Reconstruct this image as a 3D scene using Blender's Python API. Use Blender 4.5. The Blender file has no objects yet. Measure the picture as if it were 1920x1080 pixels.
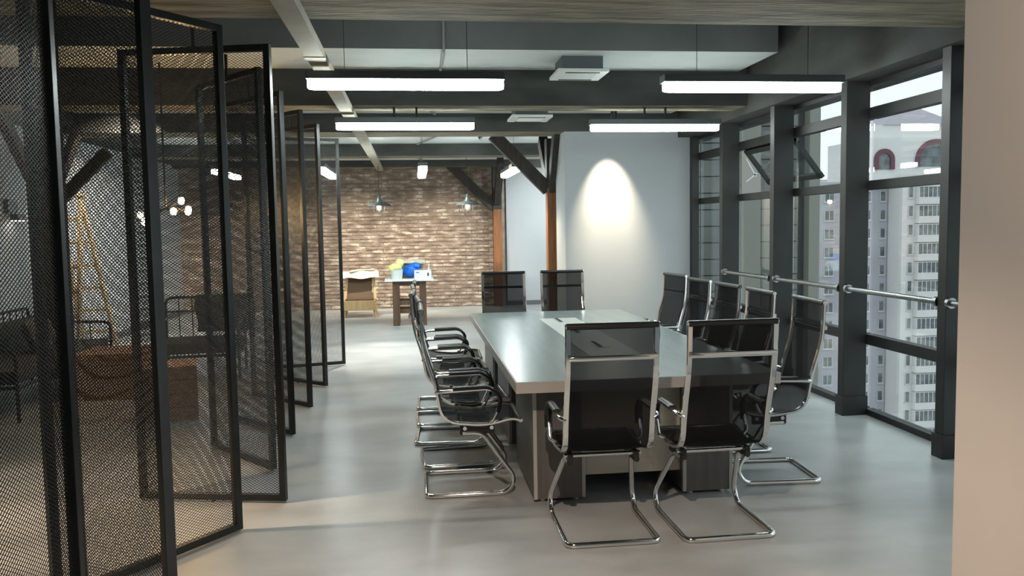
import bpy, bmesh, math, random
from mathutils import Vector, Matrix
random.seed(7)
sc = bpy.context.scene
C = sc.collection
PI = math.pi

# ------------------------------------------------------------------ camera
cam_d = bpy.data.cameras.new('camera'); cam = bpy.data.objects.new('camera', cam_d); C.objects.link(cam)
cam_d.sensor_width = 36.0; cam_d.lens = 36.0 * 1540 / 1920; cam_d.clip_end = 1000; cam_d.clip_start = 0.05
_r = Vector((0.99276243, -0.1189626, -0.01645192)); _u = Vector((0.02515379, 0.0720206, 0.99708591)); _b = -Vector((0.11743106, 0.99028326, -0.07449171))
cam.matrix_world = Matrix(((_r.x, _u.x, _b.x, 0), (_r.y, _u.y, _b.y, 0), (_r.z, _u.z, _b.z, 1.6), (0, 0, 0, 1)))
sc.camera = cam

# ------------------------------------------------------------------ world, exposure
sc.view_settings.view_transform = 'Standard'; sc.view_settings.look = 'None'
sc.view_settings.gamma = 1.0; sc.view_settings.use_curve_mapping = False
sc.view_settings.exposure = 0.45
w = bpy.data.worlds.new('overcast'); sc.world = w; w.use_nodes = True
w.node_tree.nodes['Background'].inputs['Color'].default_value = (0.84, 0.95, 0.985, 1)
w.node_tree.nodes['Background'].inputs['Strength'].default_value = 1.15
try:
    sc.cycles.use_denoising = True
    sc.cycles.transparent_max_bounces = 32
    sc.cycles.max_bounces = 10
    sc.cycles.sample_clamp_indirect = 6
except Exception:
    pass
PENDANT_POWER = 33.0
SPOT_SCALE = 1.0

# ------------------------------------------------------------------ materials
def _nodes(name):
    m = bpy.data.materials.new(name); m.use_nodes = True
    nt = m.node_tree; nt.nodes.clear()
    out = nt.nodes.new('ShaderNodeOutputMaterial')
    return m, nt, out
def mat(name, col, rough=0.5, metal=0.0, var=None, scale=5.0, stretch=(1, 1, 1), bump=0.0, bscale=None, spec=0.5, detail=6.0, rvar=0.0, lo=0.35, hi=0.65):
    m, nt, out = _nodes(name)
    p = nt.nodes.new('ShaderNodeBsdfPrincipled')
    p.inputs['Roughness'].default_value = rough; p.inputs['Metallic'].default_value = metal
    p.inputs['Specular IOR Level'].default_value = spec
    p.inputs['Base Color'].default_value = (*col, 1)
    nt.links.new(p.outputs[0], out.inputs[0])
    if var or bump or rvar:
        geo = nt.nodes.new('ShaderNodeNewGeometry')
        mp = nt.nodes.new('ShaderNodeMapping'); mp.inputs['Scale'].default_value = stretch
        nt.links.new(geo.outputs['Position'], mp.inputs['Vector'])
        no = nt.nodes.new('ShaderNodeTexNoise'); no.inputs['Scale'].default_value = scale; no.inputs['Detail'].default_value = detail
        nt.links.new(mp.outputs[0], no.inputs['Vector'])
        if var:
            cr = nt.nodes.new('ShaderNodeValToRGB')
            cr.color_ramp.elements[0].position = lo; cr.color_ramp.elements[0].color = (*col, 1)
            cr.color_ramp.elements[1].position = hi; cr.color_ramp.elements[1].color = (*var, 1)
            nt.links.new(no.outputs['Fac'], cr.inputs[0]); nt.links.new(cr.outputs[0], p.inputs['Base Color'])
        if rvar:
            mr = nt.nodes.new('ShaderNodeMapRange'); mr.inputs['To Min'].default_value = rough - rvar; mr.inputs['To Max'].default_value = rough + rvar
            nt.links.new(no.outputs['Fac'], mr.inputs['Value']); nt.links.new(mr.outputs[0], p.inputs['Roughness'])
        if bump:
            no2 = nt.nodes.new('ShaderNodeTexNoise'); no2.inputs['Scale'].default_value = bscale or scale * 4; no2.inputs['Detail'].default_value = 8
            nt.links.new(mp.outputs[0], no2.inputs['Vector'])
            b = nt.nodes.new('ShaderNodeBump'); b.inputs['Strength'].default_value = bump; b.inputs['Distance'].default_value = 0.02
            nt.links.new(no2.outputs['Fac'], b.inputs['Height']); nt.links.new(b.outputs[0], p.inputs['Normal'])
    return m
def emit(name, col, strength):
    m, nt, out = _nodes(name)
    e = nt.nodes.new('ShaderNodeEmission'); e.inputs[0].default_value = (*col, 1); e.inputs[1].default_value = strength
    nt.links.new(e.outputs[0], out.inputs[0]); return m
def glass(name, tint, ior=1.45, gloss=(1, 1, 1)):
    m, nt, out = _nodes(name)
    t = nt.nodes.new('ShaderNodeBsdfTransparent'); t.inputs[0].default_value = (*tint, 1)
    g = nt.nodes.new('ShaderNodeBsdfGlossy'); g.inputs['Roughness'].default_value = 0.0; g.inputs[0].default_value = (*gloss, 1)
    f = nt.nodes.new('ShaderNodeFresnel')
    gm = nt.nodes.new('ShaderNodeNewGeometry'); mr = nt.nodes.new('ShaderNodeMapRange')   # same reflectance on both faces of the sheet
    mr.inputs['To Min'].default_value = ior; mr.inputs['To Max'].default_value = 1.0 / ior
    nt.links.new(gm.outputs['Backfacing'], mr.inputs['Value']); nt.links.new(mr.outputs[0], f.inputs[0])
    mx = nt.nodes.new('ShaderNodeMixShader')
    nt.links.new(f.outputs[0], mx.inputs[0]); nt.links.new(t.outputs[0], mx.inputs[1]); nt.links.new(g.outputs[0], mx.inputs[2])
    nt.links.new(mx.outputs[0], out.inputs[0]); return m
def mesh_fabric(name, col, see):
    m, nt, out = _nodes(name)
    p = nt.nodes.new('ShaderNodeBsdfPrincipled'); p.inputs['Base Color'].default_value = (*col, 1); p.inputs['Roughness'].default_value = 0.8; p.inputs['Specular IOR Level'].default_value = 0.15
    t = nt.nodes.new('ShaderNodeBsdfTransparent')
    mx = nt.nodes.new('ShaderNodeMixShader'); mx.inputs[0].default_value = 1 - see
    nt.links.new(t.outputs[0], mx.inputs[1]); nt.links.new(p.outputs[0], mx.inputs[2]); nt.links.new(mx.outputs[0], out.inputs[0])
    return m

M = {}
M['floor'] = mat('grey_vinyl', (0.305, 0.328, 0.330), 0.32, var=(0.41, 0.435, 0.437), scale=1.6, stretch=(1.0, 1.7, 1), rvar=0.07, bump=0.03, bscale=30, spec=0.45)
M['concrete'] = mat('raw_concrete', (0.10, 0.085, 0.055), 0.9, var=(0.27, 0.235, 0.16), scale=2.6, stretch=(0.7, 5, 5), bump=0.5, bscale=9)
M['beam_dark'] = mat('beam_grey', (0.032, 0.035, 0.032), 0.85, var=(0.062, 0.066, 0.062), scale=1.5, stretch=(1, 1, 3), bump=0.15)  # shade of the cross-beam sides is put into this dark colour
M['slab'] = mat('slab_grey', (0.10, 0.108, 0.104), 0.9, var=(0.15, 0.158, 0.152), scale=1.2, bump=0.1)
M['plaster'] = mat('ceiling_plaster', (0.52, 0.56, 0.54), 0.9, var=(0.62, 0.65, 0.63), scale=1.1, bump=0.1)
M['tray'] = mat('tray_beige', (0.27, 0.245, 0.19), 0.8, var=(0.34, 0.31, 0.245), scale=3, bump=0.08)
M['wall_grey'] = mat('wall_grey', (0.36, 0.39, 0.40), 0.75, var=(0.39, 0.415, 0.43), scale=0.9, bump=0.03)
M['wall_cream'] = mat('wall_cream', (0.60, 0.545, 0.50), 0.8, var=(0.64, 0.585, 0.54), scale=1.2, bump=0.03)
M['mortar'] = mat('mortar', (0.26, 0.22, 0.18), 0.95, var=(0.38, 0.33, 0.27), scale=6, bump=0.3)
M['black_steel'] = mat('black_steel', (0.018, 0.02, 0.02), 0.38, 0.3, var=(0.028, 0.03, 0.03), scale=8)
M['panel_steel'] = mat('panel_steel', (0.02, 0.022, 0.022), 0.33, 0.4, var=(0.03, 0.032, 0.032), scale=8)
M['screen'] = mat('expanded_metal', (0.022, 0.023, 0.022), 0.4, 0.4)
M['window_steel'] = mat('window_steel', (0.010, 0.012, 0.011), 0.55, 0.0, var=(0.018, 0.020, 0.018), scale=4)
M['window_glass'] = glass('window_glass', (0.90, 0.93, 0.925), 1.5)
M['chrome'] = mat('chrome', (0.82, 0.82, 0.81), 0.08, 1.0)
M['rail_steel'] = mat('rail_steel', (0.30, 0.31, 0.31), 0.30, 1.0)
M['brushed'] = mat('brushed_steel', (0.55, 0.56, 0.56), 0.28, 1.0)
M['fabric'] = mesh_fabric('black_mesh_fabric', (0.006, 0.0065, 0.007), 0.33)
M['black_plastic'] = mat('black_plastic', (0.012, 0.012, 0.012), 0.35)
M['table_top'] = mat('table_laminate', (0.23, 0.28, 0.275), 0.25, var=(0.26, 0.31, 0.305), scale=3, stretch=(6, 0.6, 1), spec=0.5)
M['table_edge'] = mat('table_edge', (0.50, 0.475, 0.44), 0.4)
M['table_leg'] = mat('table_leg', (0.10, 0.095, 0.088), 0.45, var=(0.13, 0.12, 0.11), scale=4, stretch=(8, 8, 0.6))
M['table_trim'] = mat('table_trim', (0.42, 0.41, 0.39), 0.4)
M['table_inlay'] = mat('table_inlay', (0.58, 0.62, 0.58), 0.35)
M['table_modesty'] = mat('table_modesty', (0.48, 0.43, 0.36), 0.5, var=(0.54, 0.49, 0.41), scale=3, stretch=(1, 1, 8))
M['housing'] = mat('lamp_housing', (0.09, 0.105, 0.11), 0.45, 0.3)
M['diffuser'] = emit('lamp_diffuser', (0.90, 1.0, 0.985), PENDANT_POWER)
M['white_plastic'] = mat('white_plastic', (0.62, 0.65, 0.62), 0.5)
M['dark_gap'] = mat('dark_slot', (0.01, 0.01, 0.01), 0.8)
M['wood_post'] = mat('post_wood', (0.17, 0.065, 0.022), 0.6, var=(0.27, 0.105, 0.035), scale=5, stretch=(6, 6, 0.5), bump=0.1)
M['dark_wood'] = mat('dark_beam_wood', (0.022, 0.018, 0.015), 0.7, var=(0.04, 0.032, 0.026), scale=5, stretch=(4, 4, 1), bump=0.1)
M['table_wood'] = mat('dark_table_wood', (0.075, 0.042, 0.022), 0.6, var=(0.12, 0.07, 0.04), scale=5, stretch=(5, 5, 0.6))
M['ply'] = mat('plywood', (0.40, 0.27, 0.13), 0.6, var=(0.48, 0.34, 0.18), scale=4, stretch=(5, 5, 0.6))
M['chair_pad'] = mat('brown_pad', (0.115, 0.07, 0.035), 0.7)
M['ladder'] = mat('ladder_wood', (0.35, 0.26, 0.14), 0.65, var=(0.44, 0.34, 0.2), scale=5, stretch=(4, 4, 0.6))
M['crate'] = mat('crate_wood', (0.26, 0.115, 0.04), 0.6, var=(0.36, 0.17, 0.07), scale=5, stretch=(1, 5, 5))
M['paper'] = mat('paper', (0.68, 0.64, 0.52), 0.8, var=(0.55, 0.50, 0.38), scale=9)
M['card'] = mat('cardboard', (0.48, 0.34, 0.20), 0.8)
M['yellow'] = mat('yellow_plastic', (0.72, 0.78, 0.28), 0.45)
M['blue'] = mat('blue_plastic', (0.01, 0.14, 0.62), 0.4)
M['pail'] = mat('white_pail', (0.60, 0.66, 0.62), 0.45)
M['white'] = mat('white_box', (0.72, 0.80, 0.82), 0.5)
M['cushion'] = mat('dark_cushion', (0.022, 0.026, 0.027), 0.9, var=(0.035, 0.038, 0.038), scale=12, bump=0.2)
M['fur'] = mat('grey_fur', (0.08, 0.09, 0.085), 0.95, var=(0.14, 0.15, 0.14), scale=14, bump=0.8, bscale=60)
M['blanket'] = mat('dark_blanket', (0.028, 0.03, 0.034), 0.95, var=(0.045, 0.047, 0.052), scale=10, bump=0.2)
M['lamp_blue'] = mat('lamp_enamel', (0.09, 0.12, 0.135), 0.25, 0.3)
M['bulb'] = emit('warm_bulb', (1.0, 0.62, 0.25), 170.0)
M['bulb_soft'] = emit('soft_bulb', (1.0, 0.82, 0.55), 14.0)
M['sconce_glow'] = emit('sconce_glow', (1.0, 0.9, 0.8), 8.0)
M['clear'] = glass('clear_glass', (0.96, 0.95, 0.92), 1.3)
M['conduit'] = mat('conduit', (0.22, 0.23, 0.22), 0.6)
M['baseboard'] = mat('baseboard', (0.10, 0.11, 0.115), 0.5)
M['b_cream'] = mat('tower_cream', (0.68, 0.65, 0.65), 0.9, var=(0.75, 0.72, 0.71), scale=0.15)
M['b_violet'] = mat('tower_violet', (0.40, 0.38, 0.42), 0.9, var=(0.47, 0.45, 0.49), scale=0.15)
M['b_red'] = mat('tower_red', (0.16, 0.06, 0.085), 0.8)
M['b_roof'] = mat('tower_roof', (0.40, 0.36, 0.40), 0.8)
M['b_window'] = mat('tower_window', (0.07, 0.085, 0.095), 0.3, var=(0.20, 0.22, 0.23), scale=0.7)
M['b_mull'] = mat('tower_mullion', (0.55, 0.55, 0.55), 0.7)
M['b_grid'] = mat('facade_grid', (0.035, 0.037, 0.035), 0.6)
M['b_pane'] = mat('facade_pane', (0.055, 0.065, 0.058), 0.35, var=(0.11, 0.12, 0.11), scale=0.25)
M['b_pier'] = mat('facade_pier', (0.22, 0.215, 0.19), 0.8)
M['ground'] = mat('street', (0.30, 0.30, 0.31), 0.95, var=(0.42, 0.42, 0.42), scale=0.05)
# brick: colour varies along the wall in brick-sized streaks
def brick_mat():
    m, nt, out = _nodes('brick'); p = nt.nodes.new('ShaderNodeBsdfPrincipled'); p.inputs['Roughness'].default_value = 0.9
    geo = nt.nodes.new('ShaderNodeNewGeometry'); mp = nt.nodes.new('ShaderNodeMapping'); mp.inputs['Scale'].default_value = (1.0, 0.2, 3.0)
    nt.links.new(geo.outputs['Position'], mp.inputs[0])
    n1 = nt.nodes.new('ShaderNodeTexNoise'); n1.inputs['Scale'].default_value = 4.2; n1.inputs['Detail'].default_value = 3; nt.links.new(mp.outputs[0], n1.inputs['Vector'])
    cr = nt.nodes.new('ShaderNodeValToRGB'); e = cr.color_ramp.elements
    e[0].position = 0.34; e[0].color = (0.16, 0.11, 0.082, 1); e[1].position = 0.64; e[1].color = (0.50, 0.43, 0.35, 1)
    k = cr.color_ramp.elements.new(0.47); k.color = (0.235, 0.175, 0.135, 1)
    k = cr.color_ramp.elements.new(0.54); k.color = (0.285, 0.22, 0.175, 1)
    nt.links.new(n1.outputs['Fac'], cr.inputs[0])
    n2 = nt.nodes.new('ShaderNodeTexNoise'); n2.inputs['Scale'].default_value = 45; nt.links.new(geo.outputs['Position'], n2.inputs['Vector'])
    b = nt.nodes.new('ShaderNodeBump'); b.inputs['Strength'].default_value = 0.5; b.inputs['Distance'].default_value = 0.01
    nt.links.new(n2.outputs['Fac'], b.inputs['Height']); nt.links.new(b.outputs[0], p.inputs['Normal'])
    nt.links.new(cr.outputs[0], p.inputs['Base Color']); nt.links.new(p.outputs[0], out.inputs[0]); return m
M['brick'] = brick_mat()

# ------------------------------------------------------------------ mesh helpers
class MB:
    def __init__(s): s.v = []; s.f = []; s.smooth = []
    def add(s, vs, fs, smooth=False):
        o = len(s.v); s.v += [tuple(v) for v in vs]
        for f in fs: s.f.append([i + o for i in f]); s.smooth.append(smooth)
        return s
    def box(s, a, b):
        x0, y0, z0 = a; x1, y1, z1 = b
        return s.add([(x0, y0, z0), (x1, y0, z0), (x1, y1, z0), (x0, y1, z0), (x0, y0, z1), (x1, y0, z1), (x1, y1, z1), (x0, y1, z1)],
                     [(0, 3, 2, 1), (4, 5, 6, 7), (0, 1, 5, 4), (1, 2, 6, 5), (2, 3, 7, 6), (3, 0, 4, 7)])
    def cbox(s, c, d): return s.box([c[i] - d[i] / 2 for i in range(3)], [c[i] + d[i] / 2 for i in range(3)])
    def bar(s, p, q, w, h, up=(0, 0, 1)):
        p, q = Vector(p), Vector(q); d = (q - p).normalized(); u = Vector(up)
        if abs(d.dot(u)) > 0.98: u = Vector((1, 0, 0))
        r = d.cross(u).normalized(); u = r.cross(d).normalized()
        vs = [c + r * (sx * w / 2) + u * (sz * h / 2) for c in (p, q) for sx, sz in ((-1, -1), (1, -1), (1, 1), (-1, 1))]
        return s.add(vs, [(0, 1, 2, 3), (7, 6, 5, 4), (0, 4, 5, 1), (1, 5, 6, 2), (2, 6, 7, 3), (3, 7, 4, 0)])
    def sweep(s, pts, section, up=None, closed=False, smooth=True):
        pts = [Vector(p) for p in pts]; n = len(pts); k = len(section)
        tang = []
        for i in range(n):
            a = pts[(i - 1) % n] if (closed or i > 0) else pts[i]; b = pts[(i + 1) % n] if (closed or i < n - 1) else pts[i]
            tang.append((b - a).normalized())
        if up is None:
            u = Vector((0, 0, 1)) if abs(tang[0].z) < 0.9 else Vector((1, 0, 0))
            u = (u - tang[0] * u.dot(tang[0])).normalized()
        vs = []
        for i in range(n):
            if up is None:
                u = (u - tang[i] * u.dot(tang[i])).normalized(); r = tang[i].cross(u)
                R_, U_ = r, u
            else:
                R_ = Vector(up); U_ = R_.cross(tang[i]).normalized()
            for (sx, sy) in section: vs.append(pts[i] + R_ * sx + U_ * sy)
        fs = []
        m_ = n if closed else n - 1
        for i in range(m_):
            j = (i + 1) % n
            for a in range(k):
                b = (a + 1) % k; fs.append((i * k + a, i * k + b, j * k + b, j * k + a))
        if not closed: fs.append(tuple(range(k - 1, -1, -1))); fs.append(tuple((n - 1) * k + a for a in range(k)))
        return s.add(vs, fs, smooth)
    def tube(s, pts, r, n=10, closed=False):
        return s.sweep(pts, [(r * math.cos(2 * PI * i / n), r * math.sin(2 * PI * i / n)) for i in range(n)], closed=closed)
    def lathe(s, prof, c=(0, 0, 0), n=20):
        k = len(prof); vs = []
        for i in range(n):
            a = 2 * PI * i / n
            for r, z in prof: vs.append((c[0] + r * math.cos(a), c[1] + r * math.sin(a), c[2] + z))
        fs = [(i * k + j, ((i + 1) % n) * k + j, ((i + 1) % n) * k + j + 1, i * k + j + 1) for i in range(n) for j in range(k - 1)]
        if prof[0][0] > 1e-5: fs.append(tuple(i * k for i in range(n - 1, -1, -1)))
        if prof[-1][0] > 1e-5: fs.append(tuple(i * k + k - 1 for i in range(n)))
        return s.add(vs, fs, True)
    def grid(s, fn, nu, nv, thick=None, smooth=True):
        P = [[Vector(fn(i / nu, j / nv)) for j in range(nv + 1)] for i in range(nu + 1)]
        vs = [P[i][j] for i in range(nu + 1) for j in range(nv + 1)]
        idx = lambda i, j: i * (nv + 1) + j
        fs = [(idx(i, j), idx(i + 1, j), idx(i + 1, j + 1), idx(i, j + 1)) for i in range(nu) for j in range(nv)]
        if thick:
            N = len(vs); nb = []
            for i in range(nu + 1):
                for j in range(nv + 1):
                    a = P[min(i + 1, nu)][j] - P[max(i - 1, 0)][j]; b = P[i][min(j + 1, nv)] - P[i][max(j - 1, 0)]
                    nrm = a.cross(b); nrm = nrm.normalized() if nrm.length > 1e-9 else Vector((0, 0, 1)); nb.append(P[i][j] - nrm * thick)
            vs += nb
            fs += [tuple(N + k for k in reversed(f)) for f in fs[:nu * nv]]
            edge = [idx(i, 0) for i in range(nu + 1)] + [idx(nu, j) for j in range(1, nv + 1)] + [idx(i, nv) for i in range(nu - 1, -1, -1)] + [idx(0, j) for j in range(nv - 1, 0, -1)]
            for a, b in zip(edge, edge[1:] + edge[:1]): fs.append((a, N + a, N + b, b))
        return s.add(vs, fs, smooth)
    def mesh(s, name):
        me = bpy.data.meshes.new(name); me.from_pydata(s.v, [], s.f); me.update()
        me.polygons.foreach_set('use_smooth', s.smooth)
        return me
    def build(s, name, m, parent=None, bevel=0, fix=True, split=True):
        me = s.mesh(name)
        if fix and len(s.f) < 60000:
            bm = bmesh.new(); bm.from_mesh(me); bmesh.ops.recalc_face_normals(bm, faces=bm.faces)
            if bevel: bmesh.ops.bevel(bm, geom=list(bm.edges), offset=bevel, segments=2, affect='EDGES', profile=0.7)
            bm.to_mesh(me); bm.free()
        if any(s.smooth):
            try: me.set_sharp_from_angle(angle=math.radians(42))
            except Exception: pass
        me.materials.append(M[m] if isinstance(m, str) else m)
        return link(name, me, parent)
def link(name, me, parent=None):
    o = bpy.data.objects.new(name, me); C.objects.link(o)
    if parent: o.parent = parent
    return o
def tag(o, label=None, cat=None, group=None, kind=None):
    if label: o['label'] = label
    if cat: o['category'] = cat
    if group: o['group'] = group
    if kind: o['kind'] = kind
    return o
def empty(name, loc=(0, 0, 0), rz=0):
    o = bpy.data.objects.new(name, None); C.objects.link(o); o.location = loc; o.rotation_euler = (0, 0, rz); o.empty_display_size = 0.1; return o
def copy_tree(o, parent=None):
    c = o.copy(); C.objects.link(c)
    if parent: c.parent = parent
    for ch in list(o.children): copy_tree(ch, c)
    return c
def rounded(pts, rad, seg=6):
    pts = [Vector(p) for p in pts]; out = [pts[0]]
    for i in range(1, len(pts) - 1):
        r = rad[i] if isinstance(rad, (list, tuple)) else rad
        a, b, c = pts[i - 1], pts[i], pts[i + 1]
        da, dc = (a - b), (c - b); r = min(r, da.length * 0.48, dc.length * 0.48)
        p, q = b + da.normalized() * r, b + dc.normalized() * r
        for k in range(seg + 1):
            t = k / seg; out.append(p * (1 - t) ** 2 + b * 2 * t * (1 - t) + q * t * t)
    out.append(pts[-1]); return out
def spot(name, parent, loc, target, power, col, angle, blend=0.5, radius=0.03):
    l = bpy.data.lights.new(name, 'SPOT'); l.energy = power * SPOT_SCALE; l.color = col; l.spot_size = math.radians(angle); l.spot_blend = blend; l.shadow_soft_size = radius
    o = bpy.data.objects.new(name, l); C.objects.link(o); o.location = loc
    d = Vector(target) - Vector(loc); o.rotation_euler = d.to_track_quat('-Z', 'Y').to_euler()
    if parent: o.parent = parent
    return o

# ------------------------------------------------------------------ setting: floor and walls
XL, XR, YN, YF, ZS = -4.5, 3.8, -1.5, 16.68, 3.55
f = MB().box((XL - 0.2, YN, -0.15), (XR, YF + 0.3, 0.0)).build('floor', 'floor'); tag(f, 'smooth grey vinyl floor across the whole office', kind='structure')
wl = MB().box((XL - 0.2, YN, 0), (XL, YF + 0.3, ZS)).build('wall_left', 'wall_grey'); tag(wl, 'pale grey plaster wall behind the mesh screens', kind='structure')
MB().box((XL, YN + 0.01, 0), (XL + 0.015, YF, 0.10)).build('skirting', 'baseboard', wl)
wb = MB().box((XL, YN - 0.2, 0), (XR, YN, ZS)).build('wall_back', 'wall_grey'); tag(wb, 'pale grey wall behind the camera', kind='structure')
# far wall: mortar bed with bricks, then the grey wall
BX0, BX1 = XL, 1.58
wf = MB().box((BX0, YF, 0), (BX1 + 0.3, YF + 0.2, ZS)).build('wall_far', 'mortar'); tag(wf, 'brown and cream brick wall at the far end', kind='structure')
BW, BH, BG = 0.225, 0.062, 0.011
bm_list = []
for k in range(4):
    rnd = random.Random(k); mb = MB(); d = 0.014 + 0.004 * k
    x, z = BW / 2, BH / 2; e = 0.004
    mb.add([(-x, 0, -z), (x, 0, -z), (x, 0, z), (-x, 0, z), (-x + e, -d, -z + e), (x - e, -d, -z + e), (x - e, -d + 0.003, z - e), (-x + e, -d + 0.002, z - e)],
           [(0, 1, 5, 4), (1, 2, 6, 5), (2, 3, 7, 6), (3, 0, 4, 7), (4, 5, 6, 7)])
    me = mb.mesh('brick'); me.materials.append(M['brick']); bm_list.append((me, mb))
bricks = []
row = 0; z = 0.045
while z < 2.95:
    x = BX0 + BW / 2 + (BW / 2 if row % 2 else 0) + 0.01
    while x < BX1:
        bricks.append((x, z)); x += BW + BG
    row += 1; z += BH + BG
seen = [b for b in bricks if -1.05 < b[0] < 1.6 and 0.75 < b[1] < 2.75]
seen.sort(key=lambda b: abs(b[0] - 0.25) + 0.3 * abs(b[1] - 1.6)); seen = set(seen[:300])
rest = MB()
for b in bricks:
    k = random.randrange(4)
    if b in seen:
        o = link('brick', bm_list[k][0], wf); o.location = (b[0], YF, b[1])
    else:
        src = bm_list[k][1]; rest.add([(v[0] + b[0], v[1] + YF, v[2] + b[1]) for v in src.v], src.f)
tag(rest.build('brickwork', 'brick', wf, fix=False), kind='stuff')
wfr = MB().box((BX1 + 0.3, YF - 0.06, 0), (XR, YF + 0.2, ZS)).build('wall_far_right', 'wall_grey'); tag(wfr, 'plain pale grey wall right of the brickwork', kind='structure')
MB().box((BX1 + 0.3, YF - 0.075, 0), (XR - 0.1, YF - 0.06, 0.09)).build('skirting', 'baseboard', wfr)
# partition with the spot-lit face
wp = MB().box((1.945, 10.45, 0), (3.66, 11.12, 2.80)).build('wall_partition', 'wall_grey'); tag(wp, 'pale grey partition block lit by a warm spot', kind='structure')
MB().box((1.945, 10.435, 0), (3.58, 10.45, 0.09)).build('skirting', 'baseboard', wp)
# cream wall end at the right edge of the view
wr = MB().box((1.846, 2.25, 0), (3.8, 2.6, ZS)).build('wall_right', 'wall_cream'); tag(wr, 'cream plaster wall end close to the camera', kind='structure')

# ------------------------------------------------------------------ ceiling: slab, beams, dropped plaster, window edge beam
ce = MB().box((XL - 0.2, YN, ZS), (XR + 0.2, YF + 0.3, ZS + 0.2)).build('ceiling', 'slab'); tag(ce, 'exposed dark concrete ceiling with cross beams', kind='structure')
ZB = 2.80
def shaded_side_beam(mb_box, name, parent):
    o = MB().box(*mb_box).build(name, 'beam_dark', parent)
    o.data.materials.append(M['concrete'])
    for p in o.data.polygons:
        if p.normal.z < -0.9: p.material_index = 1  # underside stays raw concrete; the sides carry their shade as colour
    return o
beams = [(-0.8, -0.2), (1.3, 1.9), (4.05, 4.89), (8.22, 8.60), (10.45, 11.02), (13.86, 14.3), (16.3, 16.67)]
for y0, y1 in beams: shaded_side_beam(((XL, y0, ZB), (XR, y1, ZS)), 'beam', ce)
for y0, y1, zb in ((7.3, 8.22, 3.15), (9.55, 10.45, 3.03), (12.3, 13.86, 3.0), (14.9, 16.3, 2.93)):
    o = MB().box((XL, y0, zb), (3.35, y1, ZS)).build('dropped_soffit', 'slab', ce)
    o.data.materials.append(M['plaster'])
    for p in o.data.polygons:
        if p.normal.z < -0.9: p.material_index = 1
MB().box((3.44, 2.6, 2.72), (4.0, YF, ZS)).build('edge_beam', 'beam_dark', ce)
MB().box((XL, 2.0, 2.86), (-3.95, YF, ZS)).build('wall_beam', 'beam_dark', ce)
# conduits
MB().tube(rounded([(0.30, 5.0, 3.53), (0.30, 7.27, 3.53), (0.30, 7.27, 3.13), (0.30, 8.2, 3.13)], 0.05), 0.014, 8).build('conduit', 'conduit', ce)
MB().tube(rounded([(0.05, 9.3, 3.0), (0.3, 10.3, 3.0)], 0.05), 0.014, 8).build('conduit', 'conduit', ce)
MB().tube(rounded([(0.45, 12.32, 2.98), (0.10, 13.8, 2.98)], 0.05), 0.014, 8).build('conduit', 'conduit', ce)
MB().tube(rounded([(0.05, 15.0, 2.91), (0.2, 16.2, 2.91)], 0.05), 0.014, 8).build('conduit', 'conduit', ce)

# longitudinal beige tray
ty = empty('cable_tray', (-0.62, 9.0, 2.739)); tag(ty, 'long beige cable tray running under the ceiling beams', 'cable tray')
for a, b in ((-0.5, 5.66), (5.665, 11.2), (11.205, 16.6)):
    MB().box((-0.06, a - 9, 0.0), (0.06, b - 9, 0.06)).build('tray_section', 'tray', ty, bevel=0.003)
MB().box((-0.07, 5.63 - 9, -0.006), (0.07, 5.70 - 9, 0.0)).build('joint_plate', 'tray', ty)

# ------------------------------------------------------------------ window wall
PY = [3.73, 5.07, 6.36, 7.70, 9.04, 10.36]
GX = 3.715
def pane(parent, y0, y1, z0, z1):
    return MB().box((GX, y0, z0), (GX + 0.012, y1, z1)).build('pane', 'window_glass', parent)
TR = [(0.0, 0.05), (0.585, 0.67), (1.85, 1.925), (2.42, 2.51), (2.68, 2.72)]
for i in range(5):
    y0, y1 = PY[i] + 0.045, PY[i + 1] - 0.045
    if i == 4: y1 = 10.34
    win = empty('window_%d' % (i + 1), (0, 0, 0))
    tag(win, ['black steel window bay hidden beside the cream wall', 'nearest visible black steel window bay showing the arched tower', 'window bay second from the cream wall, black steel', 'window bay with the open awning sash, black steel', 'narrowest far window bay beside the pale partition'][i], kind='structure')
    for z0, z1 in TR:
        MB().box((3.68, y0 - 0.02, z0), (3.76, y1 + 0.02, z1)).build('transom', 'window_steel', win, bevel=0.004)
    for k in range(4):
        if i == 3 and k == 2: continue
        pane(win, y0 - 0.02, y1 + 0.02, TR[k][1], TR[k + 1][0])
    if i == 3:   # open sash, hinged at the top
        sash = empty('awning_sash', (3.74, (y0 + y1) / 2, 2.415)); sash.parent = win; sash.rotation_euler = (0, -math.radians(38), 0)
        hw, hh = (y1 - y0) / 2 - 0.005, 0.48
        fr = MB()
        fr.box((-0.02, -hw, -0.055), (0.02, hw, 0)); fr.box((-0.02, -hw, -hh), (0.02, hw, -hh + 0.055))
        fr.box((-0.02, -hw, -hh), (0.02, -hw + 0.055, 0)); fr.box((-0.02, hw - 0.055, -hh), (0.02, hw, 0))
        fr.build('sash_frame', 'window_steel', sash)
        MB().box((-0.004, -hw + 0.05, -hh + 0.05), (0.004, hw - 0.05, -0.05)).build('sash_pane', 'window_glass', sash)
        MB().bar((3.75, y1 - 0.01, 2.06), (3.75 + 0.17, y1 - 0.01, 2.19), 0.012, 0.018).bar((3.75, y1 - 0.01, 2.33), (3.75 + 0.12, y1 - 0.01, 2.12), 0.012, 0.018).build('stay_arm', 'brushed', win)
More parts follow.
